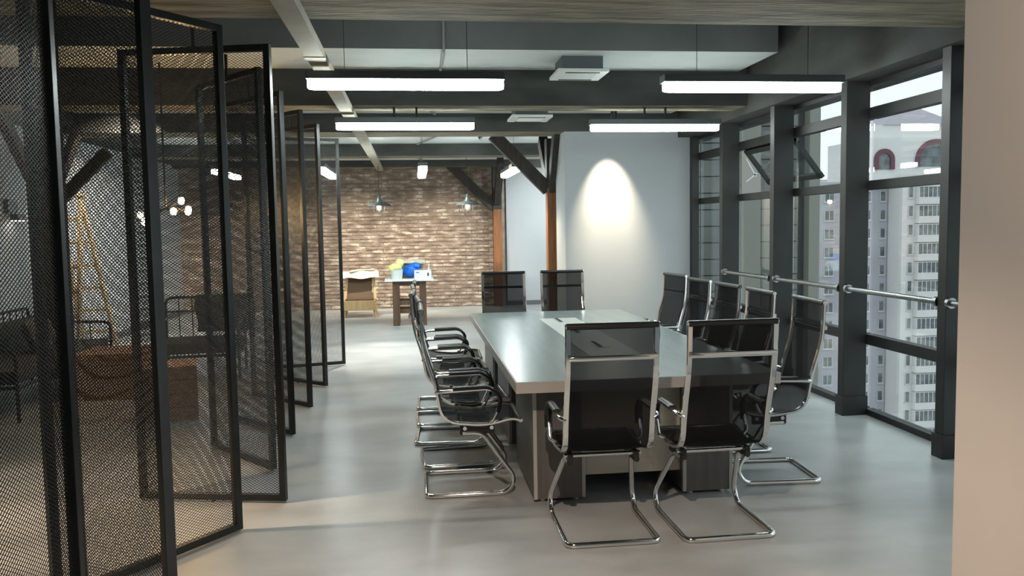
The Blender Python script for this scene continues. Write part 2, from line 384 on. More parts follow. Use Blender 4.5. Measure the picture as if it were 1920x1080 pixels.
for i, y in enumerate(PY):
    x0 = 3.48 if i < 5 else 3.585
    p = MB().box((x0, y - 0.045, 0.0), (3.68, y + 0.045, 2.76)).build('trim_%d' % (i + 1), 'window_steel', bevel=0.005)
    tag(p, ['window post hidden by the cream wall', 'near black window post beside the cream wall', 'black window post second from the cream wall', 'black window post third from the cream wall', 'black window post fourth from the cream wall', 'slim black window post against the pale partition'][i], kind='structure')
    if i < 5: MB().box((x0 - 0.012, y - 0.06, 0.0), (3.69, y + 0.06, 0.16)).build('post_shoe', 'window_steel', p, bevel=0.004)
hl = ['steel handrail in the hidden bay beside the cream wall', 'nearest steel handrail span in front of the arched tower', 'steel handrail span in front of the cream towers', 'far steel handrail span below the open awning sash']
for i in range(4):
    h = empty('handrail', (3.50, (PY[i] + PY[i + 1]) / 2, 1.05)); L = (PY[i + 1] - PY[i]) / 2
    tag(h, hl[i], 'handrail', 'handrails along the windows')
    MB().tube([(0, -L + 0.05, 0), (0, L - 0.055, 0)], 0.021, 14).build('rail', 'rail_steel', h)
    for s in (-1, 1):
        ye = s * (L - 0.05)
        MB().tube([(0, ye - s * 0.03, 0), (0, ye, 0)], 0.036, 14).build('flange', 'rail_steel', h)

# ------------------------------------------------------------------ columns with knee braces
def column(loc, label, ztop, split, braces, bw=0.13, bh=0.17):
    c = empty('braced_column', loc); tag(c, label, 'column')
    MB().box((-0.085, -0.085, 0), (0.085, 0.085, split)).build('lower_post', 'wood_post', c, bevel=0.006)
    MB().box((-0.09, -0.09, split), (0.09, 0.09, ztop)).build('upper_post', 'dark_wood', c, bevel=0.006)
    for (dx, dy, zj, zt) in braces:
        MB().bar((dx * 0.06, dy * 0.06, zj), (dx * (0.06 + zt - zj), dy * (0.06 + zt - zj), zt), bw, bh).build('knee_brace', 'dark_wood', c, bevel=0.005)
    return c
column((1.93, 11.32, 0), 'wooden column with knee braces at the end of the pale partition', 2.80, 2.12, [(-1, 0, 2.10, 2.86), (0.0, -0.62, 2.1, 2.86), (0, 1, 2.1, 2.86)])
column((1.68, 16.50, 0), 'wooden column with knee braces at the right end of the brickwork', 2.80, 1.95, [(-1, 0, 1.98, 2.86), (0, -1, 2.1, 2.86)])
column((-4.0, 9.65, 0), 'dark braced column standing behind the nearest mesh screens', 2.86, 0.3, [(0, -1, 1.90, 2.84), (1, 0, 1.90, 2.50), (0, 1, 1.95, 2.84)], 0.09, 0.12)

# ------------------------------------------------------------------ pivoting mesh screens
PW, PH, PS = 0.905, 2.64, 0.037
def screen_mesh():
    cw, ch, sw, st = 0.0245, 0.0150, 0.0023, 0.0010
    W, Hh = PW - 2 * PS + 0.01, PH - 2 * PS + 0.01
    nx = int(W / (cw / 2)); nz = int(Hh / (ch / 2)); mb = MB()
    x0 = -W / 2; z0 = PS - 0.005; dx = W / nx; dz = Hh / nz
    for k in range(nz):
        vs = []; fs = []
        for i in range(nx + 1):
            x = x0 + i * dx; z = z0 + (k + ((i + k) % 2)) * dz
            vs += [(x, -st, z - sw / 2), (x, st, z - sw / 2 + 0.0008), (x, st, z + sw / 2 + 0.0008), (x, -st, z + sw / 2)]
        for i in range(nx):
            a, b = i * 4, i * 4 + 4
            fs += [(a, b, b + 3, a + 3), (a + 3, b + 3, b + 2, a + 2), (a + 2, b + 2, b + 1, a + 1), (a + 1, b + 1, b, a)]
        mb.add(vs, fs)
    return mb
SCM = screen_mesh().mesh('expanded_screen'); SCM.materials.append(M['screen'])
def make_screen():
    r = empty('mesh_screen')
    h = PW / 2
    for s in (-1, 1):
        MB().box((min(s * h, s * (h - PS)), -0.019, 0), (max(s * h, s * (h - PS)), 0.019, PH)).build('stile', 'panel_steel', r, bevel=0.003)
    for z in (0, PH - PS):
        MB().box((-h + PS, -0.019, z), (h - PS, 0.019, z + PS)).build('rail', 'panel_steel', r, bevel=0.003)
    e = link('expanded_screen', SCM, r); tag(e, kind='stuff')
    MB().tube([(0, 0, PH), (0, 0, 2.79)], 0.011, 8).build('pivot_pin', 'panel_steel', r)
    MB().tube([(0, 0, -0.011), (0, 0, 0)], 0.011, 8).build('pivot_pin', 'panel_steel', r)
    return r
SP = [(-1.225, 2.57, 89, 'mesh screen nearest the camera, seen nearly edge-on'),
      (-1.208, 3.26, -43, 'mesh screen whose two tall stiles cross the left foreground'),
      (-1.234, 4.084, 52.5, 'mesh screen third from the camera, swung away to the right'),
      (-1.222, 4.963, -12.6, 'mesh screen standing almost square to the camera, whole frame visible'),
      (-1.24, 5.885, -51.7, 'mesh screen just behind the square-on one'),
      (-1.262, 6.80, -49, 'mesh screen fourth from the far end of the row'),
      (-1.263, 7.77, -46, 'mesh screen third from the far end of the row'),
      (-1.245, 8.75, -43.3, 'mesh screen second from the far end of the row'),
      (-1.277, 9.70, 14.3, 'mesh screen at the far end of the row')]
scr0 = make_screen()
for i, (x, y, a, lb) in enumerate(SP):
    o = scr0 if i == 0 else copy_tree(scr0)
    o.location = (x, y, 0.012); o.rotation_euler = (0, 0, math.radians(a))
    tag(o, 'black ' + lb, 'screen', 'pivoting black mesh screens')

# ------------------------------------------------------------------ pendant linear lamps
def ceiling_z(y):
    for a, b, zz in ((7.3, 8.22, 3.15), (9.55, 10.45, 3.03), (12.3, 13.86, 3.0), (14.9, 16.3, 2.93)):
        if a <= y <= b: return zz
    return ZS
def linear_lamp(cx, cy, z, L, along_y, label, ztop, group, n_w=2, power='diffuser', wid=0.13):
    r = empty('linear_lamp', (cx, cy, z), PI / 2 if along_y else 0); tag(r, label, 'lamp', group)
    h = L / 2
    MB().box((-h, -wid / 2, 0.0), (h, wid / 2, 0.055)).build('housing', 'housing', r, bevel=0.006)
    # diffuser: a rounded bar hanging below the housing
    w2, dp = wid / 2 - 0.004, 0.06
    outl = []
    for sx in (1, -1):
        for k in range(9):
            a = PI / 2 - PI * k / 8 if sx > 0 else -PI / 2 - PI * k / 8
            outl.append((sx * (h - w2 - 0.004) + w2 * math.cos(a), w2 * math.sin(a)))
    n = len(outl); vs = []
    for zz, sc_ in ((0.002, 1.0), (-dp + 0.015, 1.0), (-dp + 0.004, 0.96), (-dp, 0.86)):
        for x, y in outl:
            ex = math.copysign(h - w2, x) if abs(x) > h - w2 else x
            vs.append((ex + (x - ex) * sc_, y * sc_, zz))
    fs = [(k * n + i, k * n + (i + 1) % n, (k + 1) * n + (i + 1) % n, (k + 1) * n + i) for k in range(3) for i in range(n)] + [tuple(range(3 * n, 4 * n)), tuple(range(n - 1, -1, -1))]
    MB().add(vs, fs, True).build('diffuser', power, r)
    for s in (-1, 1):
        MB().tube([(s * h * 0.62 if n_w == 2 else s * 0.11, 0, 0.055), (s * h * 0.62 if n_w == 2 else s * 0.11, 0, (min(ztop, ceiling_z(cy + (s * h * 0.62 if along_y else 0)))) - z)], 0.0022 if n_w == 2 else 0.012, 6).build('suspension_wire' if n_w == 2 else 'mount_stub', 'black_steel', r)
    return r
G1 = 'linear pendant lamps over the meeting table'
linear_lamp(-0.02, 5.87, 2.63, 1.37, False, 'long white linear pendant lamp nearest the mesh screens', 3.55, G1)
linear_lamp(2.50, 5.87, 2.62, 1.37, False, 'long white linear pendant lamp nearest the windows', 3.55, G1)
linear_lamp(-0.05, 8.33, 2.64, 1.37, False, 'linear lamp on stubs under the beam, on the screens side', 2.80, G1, 1)
linear_lamp(2.50, 8.33, 2.62, 1.37, False, 'linear lamp on stubs in front of the pale partition', 2.80, G1, 1)
G2 = 'linear lamps hung lengthwise before the brickwork'
linear_lamp(-1.22, 12.2, 2.44, 1.8, True, 'lengthwise linear lamp seen beyond the far mesh screens', 3.55, G2)
linear_lamp(0.15, 12.2, 2.44, 1.8, True, 'lengthwise linear lamp in the middle before the brickwork', 3.55, G2)
linear_lamp(1.47, 12.4, 2.44, 1.6, True, 'lengthwise linear lamp beside the braced wooden column', 3.55, G2)
linear_lamp(-2.64, 12.3, 2.44, 1.5, True, 'lengthwise linear lamp behind the mesh, leftmost of its row', 3.55, G2)

# ------------------------------------------------------------------ air-conditioning cassettes
def cassette(x, y, z, ztop, label):
    r = empty('ceiling_cassette', (x, y, z)); tag(r, label, 'air conditioner', 'ceiling air-conditioning cassettes')
    MB().box((-0.19, -0.19, 0.03), (0.19, 0.19, ztop - z)).build('body', 'housing', r)
    MB().box((-0.24, -0.24, 0.0), (0.24, 0.24, 0.03)).build('grille_panel', 'white_plastic', r, bevel=0.008)
    for k in range(6):
        MB().box((-0.14, -0.13 + k * 0.048, -0.006), (0.14, -0.105 + k * 0.048, 0.002)).build('louver', 'white_plastic', r)
    for s in (-1, 1): MB().box((-0.16, s * 0.185 - 0.018, -0.003), (0.16, s * 0.185 + 0.018, 0.002)).build('air_slot', 'dark_gap', r)
cassette(1.58, 7.72, 3.0, 3.15, 'white ceiling air-conditioner cassette nearer the camera')
cassette(1.40, 9.75, 2.86, 3.03, 'white ceiling air-conditioner cassette behind the second beam')

# ------------------------------------------------------------------ meeting table
TX0, TX1, TY0, TY1, TZ = 0.535, 2.05, 4.40, 8.10, 0.75
tb = empty('meeting_table', ((TX0 + TX1) / 2, (TY0 + TY1) / 2, 0)); tag(tb, 'long grey laminate meeting table with pale edge banding', 'table')
hx, hy = (TX1 - TX0) / 2, (TY1 - TY0) / 2
MB().box((-hx + 0.006, -hy + 0.006, TZ - 0.045), (hx - 0.006, hy - 0.006, TZ)).build('table_top', 'table_top', tb, bevel=0.002)
eb = MB()
for a, b in (((-hx, -hy, TZ - 0.062), (hx, -hy + 0.012, TZ - 0.002)), ((-hx, hy - 0.012, TZ - 0.062), (hx, hy, TZ - 0.002)), ((-hx, -hy + 0.012, TZ - 0.062), (-hx + 0.012, hy - 0.012, TZ - 0.002)), ((hx - 0.012, -hy + 0.012, TZ - 0.062), (hx, hy - 0.012, TZ - 0.002))): eb.box(a, b)
eb.build('edge_band', 'table_edge', tb)
il = MB().box((-0.165, -1.2, TZ - 0.01), (0.175, 1.18, TZ + 0.002)).build('inlay_panel', 'table_inlay', tb)
for y in (-0.55, 0.25, 1.0):
    s = MB().box((-0.045, y - 0.16, TZ + 0.0021), (0.05, y + 0.16, TZ + 0.005)).build('cable_flap', 'table_inlay', il)
    MB().box((-0.03, y - 0.15, TZ + 0.0022), (0.0, y + 0.15, TZ + 0.006)).build('cable_slot', 'dark_gap', il)
for sx in (-1, 1):
    for (ya, yb) in ((4.61, 5.45), (5.85, 6.65), (7.05, 7.88)):
        x0, x1 = (0.66 - 1.2925, 0.955 - 1.2925) if sx < 0 else (1.55 - 1.2925, 1.845 - 1.2925)
        lg = MB().box((x0, ya - 6.25, 0.02), (x1, yb - 6.25, TZ - 0.045)).build('leg', 'table_leg', tb)
        for xx in (x0 - 0.004, x1 - 0.016): MB().box((xx, ya - 6.25 - 0.004, 0.02), (xx + 0.02, ya - 6.25 + 0.018, TZ - 0.06)).build('leg_trim', 'table_trim', lg)
        for xx in (x0 + 0.05, x1 - 0.05):
            for yy in (ya + 0.05, yb - 0.05): MB().lathe([(0.025, 0), (0.025, 0.02)], (xx, yy - 6.25, 0), 10).build('foot', 'brushed', lg)
for y in (4.68, 7.80): MB().box((0.955 - 1.2925, y - 6.25, 0.13), (1.55 - 1.2925, y + 0.02 - 6.25, 0.66)).build('modesty_panel', 'table_modesty', tb)
for y in (5.65, 6.85):
    for x in (-0.55, 0.45): MB().box((x, y - 6.25 - 0.06, TZ - 0.12), (x + 0.06, y - 6.25 + 0.06, TZ - 0.045)).build('bracket', 'black_steel', tb)

# ------------------------------------------------------------------ conference chairs
PROFILE = rounded([(-0.305, 1.11), (-0.295, 0.88), (-0.225, 0.66), (-0.195, 0.455), (0.06, 0.425), (0.215, 0.462), (0.275, 0.448)], [0, .12, .10, .14, .12, .05, 0], 6)
def make_chair():
    r = empty('conference_chair'); W = 0.222
    pr = [(p[0], p[1]) for p in PROFILE]
    for s in (-1, 1):
        MB().sweep([(s * W, y, z) for y, z in pr], [(-0.011, -0.009), (0.011, -0.009), (0.015, -0.005), (0.015, 0.005), (0.011, 0.009), (-0.011, 0.009), (-0.015, 0.005), (-0.015, -0.005)], up=(1, 0, 0)).build('side_frame', 'chrome', r)
    L = len(pr) - 1
    def sling(u, v):
        t = 0.0 + u * L; i = min(int(t), L - 1); q = t - i
        y = pr[i][0] * (1 - q) + pr[i + 1][0] * q; z = pr[i][1] * (1 - q) + pr[i + 1][1] * q
        x = (v - 0.5) * 2 * (W - 0.008); sag = 0.010 * (1 - (2 * v - 1) ** 2)
        return (x, y - sag * (1 if u < .45 else 0.2), z - sag * (0 if u < .45 else 1))
    MB().grid(sling, L, 6, thick=0.003).build('mesh_sling', 'fabric', r)
    tbar = MB().tube([(-W - 0.008, -0.305, 1.11), (W + 0.008, -0.305, 1.11)], 0.0165, 12).build('top_bar', 'black_plastic', r)
    for s in (-1, 1): MB().tube([(s * (W + 0.008), -0.305, 1.11), (s * (W + 0.014), -0.305, 1.11)], 0.0135, 12).build('end_cap', 'chrome', tbar)
    MB().tube([(-W, 0.272, 0.446), (W, 0.272, 0.446)], 0.0135, 10).build('front_bar', 'chrome', r)
    MB().sweep([(-W, -0.318, 0.955), (-W + 0.05, -0.324, 0.955), (W - 0.05, -0.324, 0.955), (W, -0.318, 0.955)], [(0.008 * math.cos(2 * PI * k / 10), 0.014 * math.sin(2 * PI * k / 10)) for k in range(10)]).build('cross_bar', 'chrome', r)
    for s in (-1, 1):
        x = s * (W + 0.030)
        arm = MB().tube(rounded([(s * W, -0.228, 0.630), (x, -0.21, 0.640), (x, 0.10, 0.650), (x, 0.165, 0.585), (x, 0.10, 0.455), (s * W, 0.085, 0.44)], [0, .02, .07, .09, .04, 0], 6), 0.0115, 10).build('armrest', 'chrome', r)
        MB().sweep(rounded([(x, -0.13, 0.658), (x, 0.09, 0.662), (x, 0.155, 0.595), (x, 0.135, 0.51)], [0, .06, .08, 0], 5), [(0.022 * math.cos(2 * PI * k / 10), 0.012 * math.sin(2 * PI * k / 10)) for k in range(10)], up=(1, 0, 0)).build('arm_pad', 'black_plastic', arm)
    for y in (-0.06, 0.10):
        MB().tube([(-0.205, y, 0.405), (0.205, y, 0.405)], 0.012, 10).build('seat_rod', 'chrome', r)
    for s in (-1, 1):
        MB().box((s * 0.175 - 0.014, -0.09, 0.366), (s * 0.175 + 0.014, 0.12, 0.418)).build('mount', 'black_plastic', r, bevel=0.004)
    b = 0.235
    half = [(-b + 0.055, -0.075, 0.372), (-b + 0.055, 0.045, 0.372), (-b, 0.235, 0.10), (-b, 0.185, 0.0148), (-b, -0.295, 0.0148)]
    path = half + [(-x, y, z) for x, y, z in reversed(half)]
    MB().tube(rounded(path, [0, .05, .09, .07, .045, .045, .07, .09, .05, 0], 6), 0.0145, 10).build('cantilever_base', 'chrome', r)
    for s in (-1, 1): MB().tube([(s * (b - 0.055), -0.078, 0.372), (s * (b - 0.055), -0.073, 0.372)], 0.0145, 10).build('end_plug', 'black_plastic', r)
    return r
chair0 = make_chair()
chairs = []
# (x, y, facing deg: 0 = facing +Y, label)
LX = [(0.335, 5.02, -90, 'nearest the camera'), (0.325, 5.63, -87, 'second from the camera'), (0.285, 6.22, -93, 'third from the camera'), (0.29, 6.80, -88, 'fourth from the camera'), (0.30, 7.40, -91, 'farthest from the camera')]
for x, y, a, t in LX: chairs.append((x, y, a, 'black mesh chrome chair on the screens side of the table, ' + t, 'chairs along the screens side'))
RX = [(2.165, 4.93, 87, 'nearest the camera, turned slightly'), (2.155, 5.62, 90, 'second from the camera'), (2.16, 6.24, 92, 'third from the camera'), (2.155, 6.87, 94, 'fourth from the camera'), (2.19, 7.62, 98, 'farthest, by the partition')]
for x, y, a, t in RX: chairs.append((x, y, a, 'black mesh chrome chair on the window side, ' + t, 'chairs along the window side'))
chairs.append((0.955, 4.205, 0, 'black mesh chrome chair at the near table end, left of the pair', 'chairs at the near table end'))
chairs.append((1.553, 4.185, 1, 'black mesh chrome chair at the near table end, right of the pair', 'chairs at the near table end'))
chairs.append((0.94, 8.40, 180, 'black mesh chair at the far table end, nearer the brickwork', 'chairs at the far table end'))
chairs.append((1.575, 8.40, 180, 'black mesh chair at the far table end, nearer the partition', 'chairs at the far table end'))
for i, (x, y, a, lb, g) in enumerate(chairs):
    o = chair0 if i == 0 else copy_tree(chair0)
    o.location = (x, y, 0); o.rotation_euler = (0, 0, math.radians(a)); tag(o, lb, 'chair', g)

# ------------------------------------------------------------------ barn pendants before the brick wall
def barn_pendant(x, y, label, cord):
    r = empty('barn_pendant', (x, y, 2.03)); tag(r, label, 'lamp', 'barn pendants before the brickwork')
    MB().lathe([(0.012, 0.19), (0.03, 0.18), (0.035, 0.12), (0.06, 0.075), (0.075, 0.05), (0.13, 0.045), (0.20, 0.012), (0.222, -0.02), (0.218, -0.02), (0.19, 0.004), (0.12, 0.03), (0.06, 0.03)], n=28).build('shade', 'lamp_blue', r)
    MB().lathe([(0.0, 0.01), (0.026, 0.0), (0.038, -0.04), (0.03, -0.08), (0.0, -0.1)], n=14).build('bulb', 'bulb_soft', r)
    MB().lathe([(0.092, 0.03), (0.09, -0.08), (0.075, -0.135), (0.0, -0.15)], n=18).build('glass_jar', 'clear', r)
    cg = MB()
    for k in range(6):
        a = k * PI / 3; cg.tube([(0.098 * math.cos(a), 0.098 * math.sin(a), 0.03), (0.096 * math.cos(a), 0.096 * math.sin(a), -0.08), (0.08 * math.cos(a), 0.08 * math.sin(a), -0.14), (0.01 * math.cos(a), 0.01 * math.sin(a), -0.16)], 0.004, 6)
    cg.tube([(0.098 * math.cos(t * PI / 10), 0.098 * math.sin(t * PI / 10), -0.06) for t in range(20)], 0.004, 6, closed=True)
    cg.build('cage', 'brushed', r)
    MB().tube([(0, 0, 0.19), (0, 0, cord)], 0.005, 6).build('cord', 'black_steel', r)
barn_pendant(-0.61, 15.2, 'blue-grey barn pendant lamp above the junk table, on the left', 0.707)
barn_pendant(1.0, 15.2, 'blue-grey barn pendant lamp nearer the wooden column', 0.90)

# ------------------------------------------------------------------ far furniture: tall table with clutter, plywood chair
ft = empty('side_table', (-0.09, 13.85, 0)); tag(ft, 'dark wooden table with white top holding clutter', 'table')
MB().box((-0.40, -0.32, 0.735), (0.40, 0.32, 0.765)).build('table_top', 'white', ft, bevel=0.004)
for sx in (-1, 1):
    for sy in (-1, 1):
        MB().box((sx * 0.22 - 0.055, sy * 0.22 - 0.055, 0), (sx * 0.22 + 0.055, sy * 0.22 + 0.055, 0.735)).build('leg', 'table_wood', ft, bevel=0.004)
for z in (0.20, 0.34, 0.66):
    for sy in (-1, 1): MB().box((-0.165, sy * 0.22 - 0.02, z), (0.165, sy * 0.22 + 0.02, z + 0.07)).build('stretcher', 'table_wood', ft)
TT = 0.765
o = empty('pail', (-0.29, 13.72, TT)); tag(o, 'white pail with a yellow cloth bulging out, on the side table', 'bucket')
MB().lathe([(0.0, 0.0), (0.085, 0.0), (0.105, 0.16), (0.112, 0.165), (0.100, 0.162), (0.08, 0.01)], n=20).build('pail_body', 'pail', o)
def pillow(name, m, hw, hh, th):
    def fn(u, v, sgn):
        a, b = 2 * u - 1, 2 * v - 1
        pinch = 1 - 0.10 * (1 - abs(a) ** 1.5) * abs(b) ** 2 - 0.0
        pb = 1 - 0.10 * (1 - abs(b) ** 1.5) * abs(a) ** 2
        t = th * (max(0, 1 - a ** 4) * max(0, 1 - b ** 4)) ** 0.6
        return (sgn * t, a * hw * pb, b * hh * pinch)
    mb = MB(); mb.grid(lambda u, v: fn(u, v, 1), 14, 14); mb.grid(lambda u, v: fn(u, v, -1), 14, 14)
    return mb.build(name, m)
def clump(name, m, parent, c, sx, sy, sz, seed, ns=10, amp=0.22):
    rnd = random.Random(seed); mb = MB(); vs = []
    n, k = 14, 9
    for j in range(k + 1):
        ph = PI * j / k
        for i in range(n):
            th = 2 * PI * i / n; q = 1 + amp * (rnd.random() - 0.5) * 2 * math.sin(ph)
            vs.append((c[0] + sx * q * math.sin(ph) * math.cos(th), c[1] + sy * q * math.sin(ph) * math.sin(th), c[2] + sz * math.cos(ph) * (1 + amp * 0.5 * (rnd.random() - 0.5))))
    fs = [(j * n + i, j * n + (i + 1) % n, (j + 1) * n + (i + 1) % n, (j + 1) * n + i) for j in range(k) for i in range(n)]
    return mb.add(vs, fs, True).build(name, m, parent)
clump('yellow_cloth', 'yellow', o, (-0.02, 0, 0.19), 0.12, 0.10, 0.07, 1); clump('cloth_peak', 'yellow', o, (0.05, 0, 0.26), 0.065, 0.06, 0.075, 2)
o = clump('yellow_bag', 'yellow', None, (0, 0, 0), 0.075, 0.08, 0.095, 5); o.location = (-0.40 + 0.085, 13.93, TT + 0.105); tag(o, 'pale yellow plastic bag beside the pail on the side table', 'bag')
o = clump('blue_bag', 'blue', None, (0, 0, 0), 0.15, 0.10, 0.11, 3, amp=0.3); o.location = (-0.06, 13.86, TT + 0.125); tag(o, 'crumpled bright blue plastic bag on the side table', 'bag')
clump('bag_corner', 'blue', o, (0.08, 0, 0.08), 0.09, 0.07, 0.06, 4, amp=0.3)
o = empty('appliance_box', (0.135, 13.69, TT)); tag(o, 'white carton with small dark logo on the side table', 'box')
MB().box((-0.14, -0.08, 0), (0.14, 0.08, 0.14)).build('carton', 'white', o, bevel=0.004)
MB().box((0.075, -0.082, 0.045), (0.10, -0.0795, 0.10)).build('print_mark', 'dark_gap', o); MB().box((-0.11, -0.082, 0.10), (-0.06, -0.0795, 0.115)).build('print_line', 'blue', o)
o = MB().lathe([(0.0, 0), (0.03, 0), (0.032, 0.13), (0.012, 0.17), (0.012, 0.20), (0.02, 0.205), (0.02, 0.23), (0.0, 0.23)], n=14).build('spray_bottle', 'white_plastic'); o.location = (0.24, 13.92, TT); tag(o, 'slim pale bottle standing behind the white carton', 'bottle')
o = empty('cardboard_box', (-0.05, 14.10, TT)); tag(o, 'open cardboard box behind the blue bag on the side table', 'box')
MB().box((-0.20, -0.075, 0), (0.20, 0.075, 0.26)).build('box_body', 'card', o); MB().bar((-0.23, -0.1, 0.285), (0.23, -0.1, 0.265), 0.16, 0.02, up=(0, -0.3, 1)).build('flap', 'paper', o, bevel=0.004)
o = MB().bar((-0.5, 14.1, 1.27), (-0.27, 14.1, 0.80), 0.018, 0.018).build('wooden_stick', 'ply'); tag(o, 'thin wooden stick leaning out from the cardboard box', 'stick')
pc = empty('plywood_chair', (-1.0, 15.25, 0)); tag(pc, 'pale plywood chair with brown back panel by the brickwork', 'chair')
MB().box((-0.29, -0.25, 0.13), (0.28, 0.25, 0.31)).build('seat_box', 'ply', pc, bevel=0.01)
MB().bar((-0.02, 0.08, 0.32), (-0.02, 0.26, 0.74), 0.46, 0.05, up=(0, -1, 0)).build('back_panel', 'chair_pad', pc, bevel=0.01)
for s in (-1, 1):
    MB().bar((s * 0.27, 0.02, 0.30), (s * 0.235, 0.28, 0.78), 0.05, 0.06).build('back_post', 'ply', pc)
    for sy in (-1, 1): MB().bar((s * 0.26, sy * 0.20, 0.14), (s * 0.29, sy * 0.24, 0), 0.035, 0.035).build('leg', 'ply', pc)
MB().box((-0.25, -0.24, 0.31), (0.25, 0.10, 0.335)).build('seat_pad', 'chair_pad', pc)
def paper_fn(u, v):
    x = (u - 0.5) * 0.66; y = (v - 0.5) * 0.44
    return (x, y, 0.05 + 0.015 * math.sin(u * 9) * math.cos(v * 7) - 0.10 * max(0, abs(v - 0.5) - 0.22) * 4 * (1 if v < .5 else .6))
o = MB().grid(paper_fn, 14, 10, thick=0.006).build('newspaper', 'paper'); o.location = (-1.0, 15.5, 0.765); o.rotation_euler = (0, 0, 0.08); tag(o, 'crumpled paper sheet lying over the plywood chair back', 'paper')
o = MB().grid(lambda u, v: ((u - .5) * .5, (v - .5) * .12, 0.012 * math.sin(u * 5)), 10, 3, thick=0.01).build('paper_roll', 'paper'); o.location = (-0.98, 15.5, 0.845); o.rotation_euler = (0, -0.10, 0.5); tag(o, 'narrow paper strip on top of the crumpled sheet', 'paper')

# ------------------------------------------------------------------ lounge behind the mesh
ld = empty('wooden_ladder', (-4.22, 10.80, 0)); tag(ld, 'pale wooden folding ladder standing by the left wall', 'ladder')
for ys in (0.78, -0.55):
    for s in (-1, 1):
        MB().bar((s * 0.13 + 0.0, 0, 2.08), (s * 0.22, ys, 0), 0.03, 0.07, up=(0, 1, 0)).build('rail', 'ladder', ld)
    for k in range(1, 7):
        t = k / 7.0; wd = 0.13 + 0.09 * (1 - t)
        MB().bar((-wd, ys * (1 - t), 2.08 * t), (wd, ys * (1 - t), 2.08 * t), 0.05, 0.03).build('rung', 'ladder', ld)
MB().box((-0.17, -0.1, 2.06), (0.17, 0.1, 2.09)).build('top_step', 'ladder', ld)
def crate(x, y, wx, wy, h, label, rz=0.0):
    r = empty('wooden_crate', (x, y, 0), rz); tag(r, label, 'crate', 'wooden crates in the lounge')
    n = 4
    for k in range(n):
        z0 = k * h / n + 0.004; z1 = (k + 1) * h / n - 0.004
        for s in (-1, 1):
            MB().box((-wx / 2, s * wy / 2 - 0.01, z0), (wx / 2, s * wy / 2 + 0.01, z1)).build('plank', 'crate', r)
            MB().box((s * wx / 2 - 0.01, -wy / 2 + 0.01, z0), (s * wx / 2 + 0.01, wy / 2 - 0.01, z1)).build('plank', 'crate', r)
    MB().box((-wx / 2 + 0.01, -wy / 2 + 0.01, h - 0.03), (wx / 2 - 0.01, wy / 2 - 0.01, h - 0.004)).build('top_board', 'crate', r)
    for sx in (-1, 1):
        for sy in (-1, 1): MB().box((sx * (wx / 2 - 0.03) - 0.02, sy * (wy / 2 - 0.03) - 0.02, 0.0), (sx * (wx / 2 - 0.03) + 0.02, sy * (wy / 2 - 0.03) + 0.02, h - 0.03)).build('corner_post', 'crate', r)
crate(-2.95, 8.5, 0.62, 0.62, 0.45, 'wide brown wooden crate in front of the ladder')
crate(-2.13, 7.36, 0.42, 0.42, 0.47, 'orange-brown wooden crate stool nearer the mesh screens', 0.25)
def tube_sofa(name, loc, rz, W, D, zs, zb, label, cat):
    r = empty(name, loc, rz); tag(r, label, cat)   # faces local -y ; back at +y
    hw, hd = W / 2, D / 2
    MB().tube(rounded([(-hw, hd, 0.0), (-hw, hd, zb), (hw, hd, zb), (hw, hd, 0.0)], 0.09), 0.016, 8).build('back_frame', 'black_steel', r)
    MB().tube([(-hw, hd, zb - 0.16), (hw, hd, zb - 0.16)], 0.010, 8).build('back_rail', 'black_steel', r)
    n = int(W / 0.13)
    for k in range(1, n): MB().tube([(-hw + W * k / n, hd, zs - 0.1), (-hw + W * k / n, hd, zb)], 0.007, 6).build('back_bar', 'black_steel', r)
    for s in (-1, 1):
        MB().tube(rounded([(s * hw, -hd, 0.0), (s * hw, -hd, zs + 0.20), (s * hw, hd, zs + 0.22)], 0.08), 0.016, 8).build('arm_frame', 'black_steel', r)
        for k in range(1, 4): MB().tube([(s * hw, -hd + D * k / 4, zs - 0.1), (s * hw, -hd + D * k / 4, zs + 0.2)], 0.007, 6).build('arm_bar', 'black_steel', r)
    MB().tube([(-hw, -hd, zs - 0.12), (hw, -hd, zs - 0.12), (hw, hd, zs - 0.12), (-hw, hd, zs - 0.12)], 0.016, 8, closed=True).build('seat_frame', 'black_steel', r)
    MB().box((-hw + 0.02, -hd + 0.02, zs - 0.10), (hw - 0.02, hd - 0.03, zs + 0.02)).build('seat_cushion', 'cushion', r, bevel=0.03)
    return r
sf = tube_sofa('tube_frame_sofa', (-3.80, 8.45, 0), -PI / 2 + PI, 2.2, 0.85, 0.42, 0.80, 'black tube-frame sofa with dark cushions along the left wall', 'sofa')
for k in (-0.52, 0.52): MB().box((k - 0.5, 0.22, 0.44), (k + 0.5, 0.38, 0.72)).build('back_cushion', 'cushion', sf, bevel=0.04)
o = pillow('fluffy_pillow', 'fur', 0.25, 0.19, 0.10); o.location = (-3.72, 8.62, 0.62); o.rotation_euler = (0.15, -0.30, 0.12); tag(o, 'fluffy grey pillow on the dark sofa', 'pillow')
tube_sofa('tube_frame_armchair', (-2.35, 9.35, 0), 0.1, 0.85, 0.72, 0.40, 0.86, 'black tube-frame armchair behind the wooden crates', 'armchair')
def blanket_fn(u, v):
    x = (u - 0.5) * 0.60; L_ = v * 1.25
    if L_ < 0.40: y, z = 0.09, 0.02 + L_
    elif L_ < 0.48: q = (L_ - 0.40) / 0.08; y, z = 0.09 - 0.12 * q, 0.43 + 0.012 * math.sin(q * PI)
    else:
        q = (L_ - 0.48) / 0.77; y, z = -0.03 - 0.10 * q, 0.43 - q * 0.385
    return (x + 0.02 * math.sin(v * 9), y + 0.015 * math.sin(u * 14), z)
